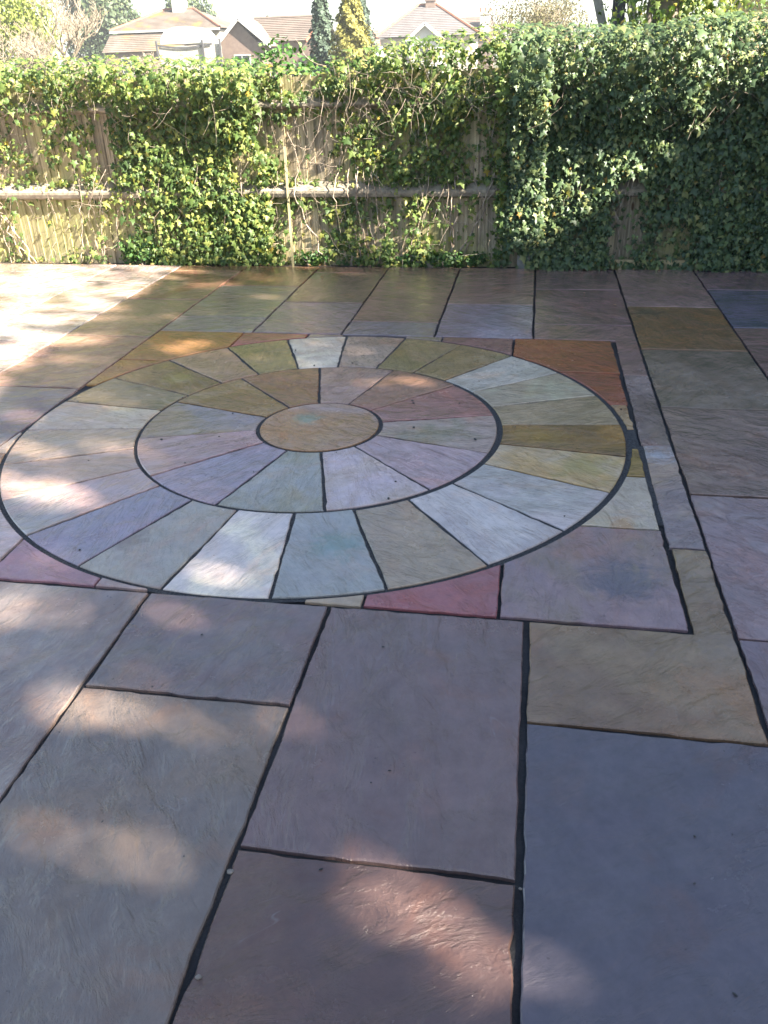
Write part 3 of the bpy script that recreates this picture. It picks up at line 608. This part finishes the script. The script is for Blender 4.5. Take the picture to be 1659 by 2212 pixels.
def hip_roof(root, mat, x0, x1, y0, y1, ze, rx0, rx1, ry, zr, n, name='roof', ridge=True):
    m = MB()
    courses(m, (x0, y0, ze), (x1, y0, ze), (rx1, ry, zr), (rx0, ry, zr), n)
    courses(m, (x1, y0, ze), (x1, y1, ze), (rx1, ry, zr), (rx1, ry, zr-.001), n)
    courses(m, (x1, y1, ze), (x0, y1, ze), (rx0, ry, zr), (rx1, ry, zr), n)
    courses(m, (x0, y1, ze), (x0, y0, ze), (rx0, ry, zr-.001), (rx0, ry, zr), n)
    rf = m.build(name, mat, root)
    if ridge:
        for nm, a, b_ in (('ridge', (rx0, ry, zr+.05), (rx1, ry, zr+.05)), ('hip', (x0, y0, ze+.05), (rx0, ry, zr+.05)), ('hip', (x1, y0, ze+.05), (rx1, ry, zr+.05))):
            mm = MB(); mm.tube([a, tuple((Vector(a)+Vector(b_))/2), b_], .13, 6); mm.build(nm, RIDGE, rf)
    return rf
def window(root, x0, x1, z0, z1, y):
    m = MB(); m.box(x0, x1, y-.06, y, z0, z1); w = m.build('window', WHITE, root); m = MB(); k = (x0+x1)/2
    m.box(x0+.08, k-.04, y-.072, y-.05, z0+.08, z1-.08); m.build('pane', GLASS, w); m = MB(); m.box(k+.04, x1-.08, y-.072, y-.05, z0+.08, z1-.08); m.build('pane', GLASS, w)
def chimney(root, x, y, z0, z1, w, mat, pots=2):
    m = MB(); m.box(x-w/2, x+w/2, y-w/2, y+w/2, z0, z1); m.box(x-w/2-.07, x+w/2+.07, y-w/2-.07, y+w/2+.07, z1-.25, z1-.1); c = m.build('chimney', mat, root)
    for k in range(pots): mm = MB(); q = x+(k-(pots-1)/2)*w*.5; mm.tube([(q, y, z1), (q, y, z1+.2), (q, y, z1+.45)], [.13, .11, .12], 8); mm.build('chimney_pot', RIDGE, c)
# bungalow with the mossy hipped roof and white chimney (left), 80 m away
s = 1.6; h1 = empty('bungalow', (-34, 80, -.14)); tag(h1, 'bungalow with mossy hipped roof and white chimney, leftmost of the far houses', 'house')
L = lambda x, root: x-root.location.x
m = MB(); m.box(-4.6, 5.2, 2.0, 9.0, 0, 4.3); m.build('wall', CREAM, h1)
hip_roof(h1, ROOF_A, -4.9, 5.6, 1.0, 10, 4.40, -.95, 1.75, 5.2, 6.1, 16)
m = MB(); courses(m, (-5.2, -.6, 2.7), (2.6, -.6, 2.7), (2.4, 1.1, 4.15), (-4.9, 1.1, 4.15), 10); m.build('lower_roof', ROOF_A, h1)
m = MB(); m.box(-4.9, 5.6, .88, 1.0, 4.24, 4.40); m.build('gutter', WHITE, h1)
m = MB(); m.box(-5.0, 2.4, -.4, 1.9, 0, 2.72); m.build('lower_wall', BRICK, h1)
window(h1, -3.5, -1.7, 1.0, 2.3, -.4); window(h1, 0, 1.8, 1.0, 2.3, -.4); chimney(h1, .55, 5.0, 5.2, 8.3, 1.1, WHITE)
# white canopy in front of it
cn = empty('white_canopy', (-25.6, 66, -.14)); tag(cn, 'white fabric canopy with dark trim in front of the mossy bungalow', 'canopy')
CLOTH = m_simple('white_canopy_cloth', (.80, .80, .79), (.84, .84, .83), 1, .7); TRIM = m_simple('dark_trim_cloth', (.05, .05, .055), (.08, .08, .085), 3, .8)
m = MB(); W = 1.65
prof = [(-W, 2.95), (-W*.94, 3.35), (-W*.75, 3.75), (-W*.3, 3.98), (W*.3, 3.98), (W*.75, 3.78), (W*.94, 3.4), (W, 2.95)]
for (xa, za), (xb, zb) in zip(prof, prof[1:]): m.poly([(xa, -1.4, za), (xb, -1.4, zb), (xb, 1.4, zb), (xa, 1.4, za)])
m.poly([(x_, -1.4, z_) for x_, z_ in prof]); m.poly([(x_, 1.4, z_) for x_, z_ in reversed(prof)]); m.build('canopy_roof', CLOTH, cn)
m = MB()
for i in range(10):
    a_, b_ = -W-.3+i*.42, -W-.3+(i+1)*.42; sg = lambda t: 2.95-.22*math.sin((t+W+.3)/4.2*math.pi)
    m.poly([(a_, -1.43, sg(a_)-.14), (b_, -1.43, sg(b_)-.14), (b_, -1.43, sg(b_)), (a_, -1.43, sg(a_))])
m.build('valance', TRIM, cn)
for px in (-W-.3, W-.1, W+1.2): m = MB(); m.box(px-.06, px+.06, -1.5, -1.38, 0, 3.15); m.build('leg', TRIM, cn)
m = MB(); m.poly([(-W-.2, -1.36, 1.2), (W+1.2, -1.36, 1.2), (W+1.2, -1.36, 2.85), (-W-.2, -1.36, 2.75)]); m.poly([(-W-.2, -1.33, 1.2), (-W-.2, -1.33, 2.75), (W+1.2, -1.33, 2.85), (W+1.2, -1.33, 1.2)]); m.build('side_sheet', GREYWOOD, cn)
# house with the ribbed brown roof and projecting gable
h2 = empty('house', (-21.3, 74, -.14)); tag(h2, 'house with ribbed brown tiled roof and front gable, between canopy and conifers', 'house')
m = MB(); m.box(-3.6, 3.2, 2.2, 8, 0, 3.05); m.build('wall', BRICK, h2)
m = MB(); courses(m, (-3.7, 1.8, 3.05), (2.0, 1.8, 3.05), (3.1, 5.2, 4.85), (-3.3, 5.2, 4.85), 13, .07); courses(m, (3.4, 8.6, 3.05), (-3.6, 8.6, 3.05), (-3.3, 5.2, 4.85), (3.1, 5.2, 4.85), 13, .07); rf = m.build('roof', ROOF_B, h2)
m = MB(); m.tube([(-3.3, 5.2, 4.9), (0, 5.2, 4.92), (3.1, 5.2, 4.9)], .12, 6); m.build('ridge', ROOF_B, rf)
m = MB(); m.bar((2.02, 1.78, 3.05), (3.13, 5.2, 4.9), .12, .2); m.build('verge', RIDGE, rf)
m = MB(); m.poly([(-4.6, -.2, 0), (-1.2, -.2, 0), (-1.2, -.2, 2.75), (-3.1, -.2, 4.55), (-4.6, -.2, 3.1)]); m.box(-4.55, -1.25, -.18, 2.3, 0, 2.9); m.build('gable_wall', BRICK, h2)
m = MB(); courses(m, (-.3, -.5, 2.70), (-.3, 4.2, 2.70), (-2.9, 4.2, 4.72), (-2.9, -.5, 4.72), 9, .04); courses(m, (-4.9, 4.2, 2.9), (-4.9, -.5, 2.9), (-2.9, -.5, 4.72), (-2.9, 4.2, 4.72), 9, .04); m.build('gable_roof', ROOF_T, h2)
m = MB(); m.bar((-4.95, -.55, 2.85), (-2.9, -.55, 4.72), .08, .26); m.bar((-2.9, -.55, 4.72), (-.3, -.55, 2.68), .08, .2); m.build('bargeboard', WHITE, h2)
window(h2, -3.6, -2.2, .9, 2.2, -.2)
# slate hipped house with small white gable
h3 = empty('house', (-10.6, 86, -.14)); tag(h3, 'grey hipped-roof house with a small white front gable, right of the golden conifer', 'house')
m = MB(); m.box(-4.6, 4.2, 2.2, 9, 0, 3.2); m.build('wall', CREAM, h3)
hip_roof(h3, ROOF_C, -4.9, 4.9, 1.6, 10, 3.28, -1.35, .3, 5.8, 5.95, 18)
m = MB(); m.poly([(4.95, 1.62, 3.36), (4.95, 10, 3.36), (.36, 5.8, 6.05)]); m.poly([(4.99, 1.60, 3.36), (.40, 5.8, 6.05), (4.99, 10, 3.36)]); m.build('sunlit_roof_side', ROOF_P, h3)  # sunlit tone of the right hip face put into a pinker, lighter colour
chimney(h3, -.2, 5.8, 5.4, 6.5, .9, BRICK)
m = MB(); m.poly([(-1.55, .2, 0), (1.45, .2, 0), (1.45, .2, 2.95), (-.05, .2, 4.15), (-1.55, .2, 2.95)]); m.box(-1.5, 1.4, .22, 2.3, 0, 2.9); m.build('gable_wall', WHITE, h3)
m = MB(); courses(m, (1.7, -.1, 2.92), (1.7, 4, 2.92), (-.05, 4, 4.30), (-.05, -.1, 4.30), 7, .04); courses(m, (-1.8, 4, 2.92), (-1.8, -.1, 2.92), (-.05, -.1, 4.30), (-.05, 4, 4.30), 7, .04); m.build('gable_roof', ROOF_P, h3)
m = MB(); m.bar((-1.8, -.14, 2.90), (-.05, -.14, 4.28), .08, .26); m.bar((-.05, -.14, 4.28), (1.7, -.14, 2.90), .08, .26); m.build('bargeboard', WHITE, h3)
window(h3, -.6, .5, 1.2, 2.5, .2)
m = MB(); courses(m, (-6.6, .2, 2.6), (-4.2, .2, 2.6), (-5.0, 3.6, 4.0), (-6.8, 3.6, 4.0), 8, .04); m.build('side_roof', ROOF_P, h3)
m = MB(); m.box(-6.6, -4.3, .5, 4, 0, 2.6); m.build('side_wall', WHITE, h3)
# farther house with stack
h4 = empty('house', (-8.6, 108, -.14)); tag(h4, 'farthest low brown-roofed house with a brick chimney stack beside the bare tree', 'house')
m = MB(); m.box(-3.2, 2.8, 2, 7, 0, 3.6); m.build('wall', BRICK, h4)
m = MB(); courses(m, (-3.5, 1.6, 3.6), (3.0, 1.6, 3.6), (2.6, 4.5, 5.55), (-3.2, 4.5, 5.55), 12); courses(m, (3.0, 7.4, 3.6), (-3.5, 7.4, 3.6), (-3.2, 4.5, 5.55), (2.6, 4.5, 5.55), 12); m.build('roof', ROOF_B, h4)
chimney(h4, 1.9, 2.6, 3.6, 5.9, 1.1, CREAM, 3); window(h4, -1.5, .5, 1.2, 2.6, 2)

# ------------------------------------------------------------------ far trees
def conifer(name, label, loc, h, r, n, mat, size):
    root = empty(name, loc); tag(root, label, 'tree')
    t = rng.random(n)**.75; a = rng.random(n)*6.28
    env = (1-t)**.8*np.interp(t, [0, .1, 1], [.75, 1, 1])*(1+.22*np.sin(a*5+t*23)+.12*np.sin(a*3-t*41))
    rr = r*env*rng.random(n)**.4+.03
    P = np.stack([np.cos(a)*rr, np.sin(a)*rr, .25+t*(h-.25)], 1)
    Nn = np.stack([np.cos(a), np.sin(a), np.full(n, .5)], 1)+rng.normal(0, .5, (n, 3))
    scatter('crown', P, Nn, np.tile([0., 0, 1], (n, 1))+rng.normal(0, .4, (n, 3)), size*rng.uniform(.6, 1.4, n), mat, root, QUAD_V, QUAD_F)
    m = MB(); m.tube([(0, 0, 0), (0, 0, h*.5), (0, 0, h*.95)], [r*.12, r*.08, .02], 7); m.build('trunk', BARK, root, True)
def bare(name, label, loc, h, spread, depth, mat, seed, base=.12, cat='tree', n0=5, tipr=.008):
    q = random.Random(seed); root = empty(name, loc); tag(root, label, cat); tm, bm_ = MB(), MB()
    def grow(p, d, L, r, lv):
        k = 3; pts = [p]
        for i in range(k):
            d = (d+Vector((q.gauss(0, .16), q.gauss(0, .16), q.gauss(.04, .10)))).normalized(); p = p+d*(L/k); pts.append(p)
        (tm if lv == 0 else bm_).tube(pts, [max(tipr, r*(1-.12*i)) for i in range(k+1)], 6 if lv < 2 else 3)
        if lv < depth:
            for j in range(q.choice([3, 3, 4]) if lv else n0):
                a = q.uniform(0, 6.28); e = q.uniform(.35, .95); side = Vector((math.cos(a), math.sin(a), 0))
                grow(pts[q.choice([1, 2, 3, 3])], (d*math.cos(e)+side*math.sin(e)*spread+Vector((0, 0, .15))).normalized(), L*q.uniform(.58, .8), r*.6, lv+1)
    grow(Vector((0, 0, 0)), Vector((q.gauss(0, .05), 0, 1)), h*.34, base, 0)
    tm.build('trunk', mat, root, True); bm_.build('crown', mat, root)
    return root
EVER = m_leaf('evergreen_leaf', [(0, (.03, .055, .025)), (.6, (.06, .09, .045)), (1, (.12, .15, .07))], .6, .15)
BLUEGREEN = m_leaf('bluegreen_conifer', [(0, (.035, .06, .045)), (1, (.09, .13, .09))], .7, .1)
GOLD = m_leaf('golden_conifer', [(0, (.13, .125, .035)), (.6, (.22, .21, .055)), (1, (.32, .30, .09))], .7, .2)
SPRING = m_leaf('spring_leaf', [(0, (.12, .16, .03)), (1, (.28, .32, .08))], .6, .3)
conifer('conifer', 'slim blue-green conifer standing left of the golden one', (-10.85, 46, -.14), 5.6, .85, 5000, BLUEGREEN, .16)
conifer('conifer', 'golden yellow conifer in front of the far roofs', (-8.95, 44, -.14), 4.8, 1.35, 9000, GOLD, .15)
conifer('conifer', 'dark conifer behind the golden one, mostly hidden', (-14.2, 74, -.14), 6.2, 1.6, 4500, BLUEGREEN, .2)
conifer('conifer', 'tiny far conifer beside the ribbed roof house', (-27.2, 92, -.14), 5.6, 1.0, 2500, BLUEGREEN, .2)
bush('evergreen_tree', 'broad evergreen tree left of the mossy bungalow', 'tree', (-46.3, 95, 5.0), (4.6, 3.5, 6.4), 18000, .3, EVER)
bush('evergreen_tree', 'dark evergreen tree behind the white chimney', 'tree', (-38.6, 100, 4.2), (3.6, 3, 5.2), 9000, .3, EVER)
bush('leafing_tree', 'tree with fresh yellow-green leaves in the top left corner', 'tree', (-29.5, 50, 3.6), (2.4, 2.0, 2.4), 7000, .16, SPRING)
bare('bare_tree', 'pale leafless tree in the left background', (-20.5, 38, -.14), 5.2, 1.0, 5, PALEBARK, 4, .10)
bare('bare_tree', 'pale leafless shrub at the far left edge, beside the leafless tree', (-23.0, 40, -.14), 4.6, 1.1, 5, PALEBARK, 9, .09)
for k_, (bx, by, bh, lab) in enumerate(((-26.5, 44, 4.6, 'wide leafless shrub below the fresh-leaved tree'), (-18.9, 36, 2.7, 'low leafless shrub right of the pale leafless tree'), (-23.8, 41, 3.6, 'dense leafless shrub left of the pale leafless tree'))):
    bare('bare_shrub', lab, (bx, by, -.14), bh, 1.25, 5, PALEBARK, 50+k_, .07, 'shrub', 7, .012)
bare('bare_shrub', 'spreading leafless shrub in front of the mossy bungalow', (-17.6, 40, -.14), 2.6, 1.3, 5, PALEBARK, 12, .06, 'shrub', 7, .010)
bare('bare_tree', 'fine-twigged budding tree in the right background', (-1.2, 42, -.14), 4.6, 1.1, 5, PALEBARK, 21, .12, 'tree', 7)
bare('bare_tree', 'second fine-twigged tree against the right background, nearer the post', (1.1, 44, -.14), 4.4, 1.1, 5, PALEBARK, 33, .12, 'tree', 7)
BUD = m_leaf('budding_twig_leaf', [(0, (.07, .065, .03)), (1, (.17, .155, .08))], .7, .2)
bush('budding_shrub', 'dense budding olive-brown shrub below the fine-twigged trees', 'shrub', (-.15, 40, 1.9), (2.5, 1.8, 2.15), 16000, .06, BUD)

# ------------------------------------------------------------------ trees and hedge on the right whose shade covers the patio (out of the picture)
DAP = [  # thin places in the crowns, by the spot on the patio they let light fall on: x, y, half length, half width, light let through
 (-1.46, 1.93, .26, .085, .5), (-1.62, 1.74, .16, .12, .32), (-1.02, 1.98, .24, .065, .32), (-.74, 1.93, .16, .06, .28), (-1.05, 1.52, .15, .08, .42), (-.84, 1.50, .20, .07, .24), (-.80, 1.09, .17, .042, .34), (-.60, 1.09, .16, .05, .26), (-1.08, 1.1, .06, .06, .2),
 (-.22, 1.07, .22, .08, .40), (-.03, .98, .17, .07, .36), (.13, .985, .08, .055, .36), (-.46, 1.26, .12, .06, .28), (-.54, 1.58, .10, .05, .36), (-1.02, 2.24, .2, .07, .30), (-2.0, 2.75, .3, .10, .42), (-2.2, 3.1, .3, .1, .3), (-1.7, 2.25, .16, .08, .3),
 (-.70, 4.10, .22, .07, .34), (-.52, 4.13, .2, .06, .26), (-1.55, 4.5, .3, .10, .16), (-2.1, 4.65, .34, .12, .3), (-2.0, 4.15, .4, .10, .22), (-2.2, 3.75, .35, .1, .2), (-1.9, 3.2, .3, .08, .22), (-2.1, 5.9, .35, .1, .25), (-2.2, 6.5, .35, .12, .3), (-1.5, 6.7, .4, .08, .22), (-2.5, 5.4, .25, .2, .25), (-2.55, 4.3, .25, .15, .25), (-2.6, 6.2, .25, .25, .35), (-1.2, 4.75, .2, .05, .2), (-1.0, 6.0, .15, .3, .08), (-2.7, 3.5, .3, .2, .25)]
rot = math.atan2(SUN.y, SUN.x); cr, sr = math.cos(rot), math.sin(rot)
def light_through(gx, gy):
    T = np.zeros_like(gx)
    for x, y, a, b_, s in DAP:
        dx, dy = gx-x, gy-y; u = dx*cr+dy*sr; w = -dx*sr+dy*cr
        q_ = np.sqrt((u/a)**2+(w/b_)**2)*(1+.42*np.sin(u*19+x*9+2*np.sin(w*17))*np.sin(w*27+y*7+u*8)); T = np.maximum(T, 1.45*s*np.clip(2.0-1.4*q_, 0, 1))
    edge = -2.86+.10*np.sin(gy*3.1)+.07*np.sin(gy*8.3+1)
    wob = .12*np.sin(gx*9+gy*4)+.10*np.sin(gx*5.2-gy*11)
    T = np.maximum(T, np.clip((edge+wob-gx)/.22+.35, 0, 1))                       # open sky left of the crown edge
    uu, ww = gx*cr+gy*sr, -gx*sr+gy*cr
    ns = np.sin(uu*6.1+1.3*np.sin(ww*9))*np.sin(ww*15+1.1*np.sin(uu*7))+.6*np.sin(uu*13+ww*21)*np.sin(ww*27-uu*9)
    T = np.where(gx < edge+.4, T*(1-.85*np.clip((ns-.30-.28*np.clip((-3.1-gx), 0, 1.5))*2.2, 0, 1)), T)
    patch = np.exp(-(((gx+3.32)/.13)**2+((gy-4.72)/.17)**2)); T = T*(1-.75*patch)
    right = (gy > 6.9)
    T = np.where(right, np.clip((-.12+.5*wob-gx)/.25+.4, 0, 1), T)
    return T
SHADE_LEAF = m_leaf('tall_evergreen_leaf', [(0, (.025, .05, .02)), (1, (.07, .11, .04))], .5, .0)
TREES = []
for tx, ty, lab in ((9.0, -7.2, 'tall evergreen tree to the right, nearest behind the camera'), (9.3, -3.6, 'tall evergreen tree on the right, second behind the camera'), (9.1, -.2, 'tall evergreen tree on the right, beside the patio'), (8.9, 3.0, 'tall evergreen tree on the right, nearest the ivy fence')):
    r_ = empty('evergreen_tree', (tx, ty, -.14)); tag(r_, lab, 'tree', 'tall evergreens along the right side'); TREES.append(r_)
    m = MB(); m.tube([(0, 0, 0), (.1, .05, 3), (0, .1, 5.5), (-.1, 0, 8.6)], [.28, .22, .16, .05], 9)
    for k in range(16):
        z = 1.5+k*.42; a = k*2.4; l_ = 1.6*(1-.4*k/16); m.tube([(0, 0, z), (math.cos(a)*l_*.6, math.sin(a)*l_*.6, z+.3), (math.cos(a)*l_, math.sin(a)*l_, z+.4)], [.07, .05, .02], 5)
    m.build('trunk', BARK, r_, True)
def canopy(n, lo, hi, size, xr_, bias):
    gx = rng.uniform(lo[0], hi[0], n); gy = rng.uniform(lo[1], hi[1], n)
    T = light_through(gx, gy)
    keep = rng.random(n) < np.clip(-np.log(np.maximum(T, .002))/bias, 0, 1)*(T < .97)
    gx, gy = gx[keep], gy[keep]; n = len(gx)
    xw = rng.uniform(*xr_, n); t = (xw-gx)/SUN.x
    return np.stack([gx, gy, np.zeros(n)], 1)+t[:, None]*np.array(SUN)
Pc = np.vstack([canopy(76000, (-4.7, -.6), (2.6, 6.9), .1, (8.2, 9.9), 6.2), canopy(9000, (-.6, 6.9), (3.4, 7.9), .1, (8.2, 9.9), 6.2), canopy(16000, (-3.4, -7.0), (3.5, -.6), .1, (8.2, 9.9), 6.2)])
own = np.argmin(np.stack([np.abs(Pc[:, 1]-t_.location.y) for t_ in TREES]), axis=0)
for k, t_ in enumerate(TREES):
    q = Pc[own == k]; n = len(q)
    if n: scatter('crown', q-np.array(t_.location), rng.normal(size=(n, 3)), rng.normal(size=(n, 3)), rng.uniform(.08, .16, n), SHADE_LEAF, t_, QUAD_V*np.array([1, 1.25, 1]), QUAD_F)
# tall side hedge
hd = empty('side_hedge', (4.6, 2.0, -.14)); tag(hd, 'tall clipped evergreen hedge along the right side of the patio', 'hedge')
n = 26000; P = np.stack([rng.uniform(-.5, .6, n), rng.uniform(-7.0, 4.85, n), rng.random(n)**.8*2.62], 1)
scatter('foliage', P, rng.normal(size=(n, 3))+np.array([-.8, 0, .3]), rng.normal(size=(n, 3)), rng.uniform(.07, .15, n), GREENHEDGE, hd, QUAD_V, QUAD_F)
m = MB()
for k in range(12): m.tube([(0, -6.5+k, 0), (.05, -6.5+k, 1.2), (0, -6.4+k, 2.2)], [.05, .04, .02], 6)
m.build('trunk', BARK, hd, True)

# ------------------------------------------------------------------ fallen bits at the fence foot and on the sunny slabs
DEAD = m_leaf('dead_leaf', [(0, (.16, .09, .04)), (1, (.36, .24, .12))], .7, .1)
lm = npmesh('fallen_leaf', LEAF_V*np.array([1, 1, 1.6]), LEAF_F); lm.materials.append(DEAD)
for i in range(78):
    o = link('fallen_leaf', lm); sc = rnd.uniform(.02, .04); o.scale = (sc, sc, sc); o.rotation_euler = (rnd.gauss(0, .25), rnd.gauss(0, .25), rnd.uniform(0, 6.28))
    o.location = (rnd.uniform(-4.6, 1.8), 6.955-abs(rnd.gauss(0, .07)), .008) if i < 70 else (rnd.uniform(-4.2, 1.5), rnd.uniform(5.0, 6.6), .008)
    tag(o, 'dry brown ivy leaf fallen on the paving near the fence' if i < 70 else 'dry brown leaf lying out on the far slabs, away from the fence', 'leaf', 'leaves fallen by the fence' if i < 70 else 'leaves fallen on the far slabs')
m = MB(); m.tube([(0, 0, .006), (.14, -.03, .012), (.27, -.035, .008), (.42, -.075, .006)], [.004, .0045, .004, .002], 5)
tw = m.build('fallen_twig', TWIG); tw.location = (-3.55, 6.25, 0); tag(tw, 'thin dry twig lying on the sunlit paving at the far left', 'twig')

# ------------------------------------------------------------------ thin veil added to imitate lens glare
t = NT('glare_volume'); t.n.remove(t.b); pv = t.new('ShaderNodeVolumePrincipled'); pv.inputs['Color'].default_value = (.93, .96, 1, 1); pv.inputs['Density'].default_value = .0010; pv.inputs['Anisotropy'].default_value = .2
t.t.links.new(pv.outputs[0], t.n['Material Output'].inputs['Volume'])
b = MB(); b.box(-7, 4.6, 6.888, 6.985, -.13, -.012); bd = b.build('soil_border', m_simple('dark_border_soil', (.03, .022, .016), (.07, .055, .04), 30, .95, .01)); bd['kind'] = 'structure'
m = MB(); m.box(-310, 310, -70, 510, -1.2, 13.2); hz = m.build('glare_veil', t.m); hz['kind'] = 'stuff'; hz['label'] = 'thin pale veil added in place of lens glare'
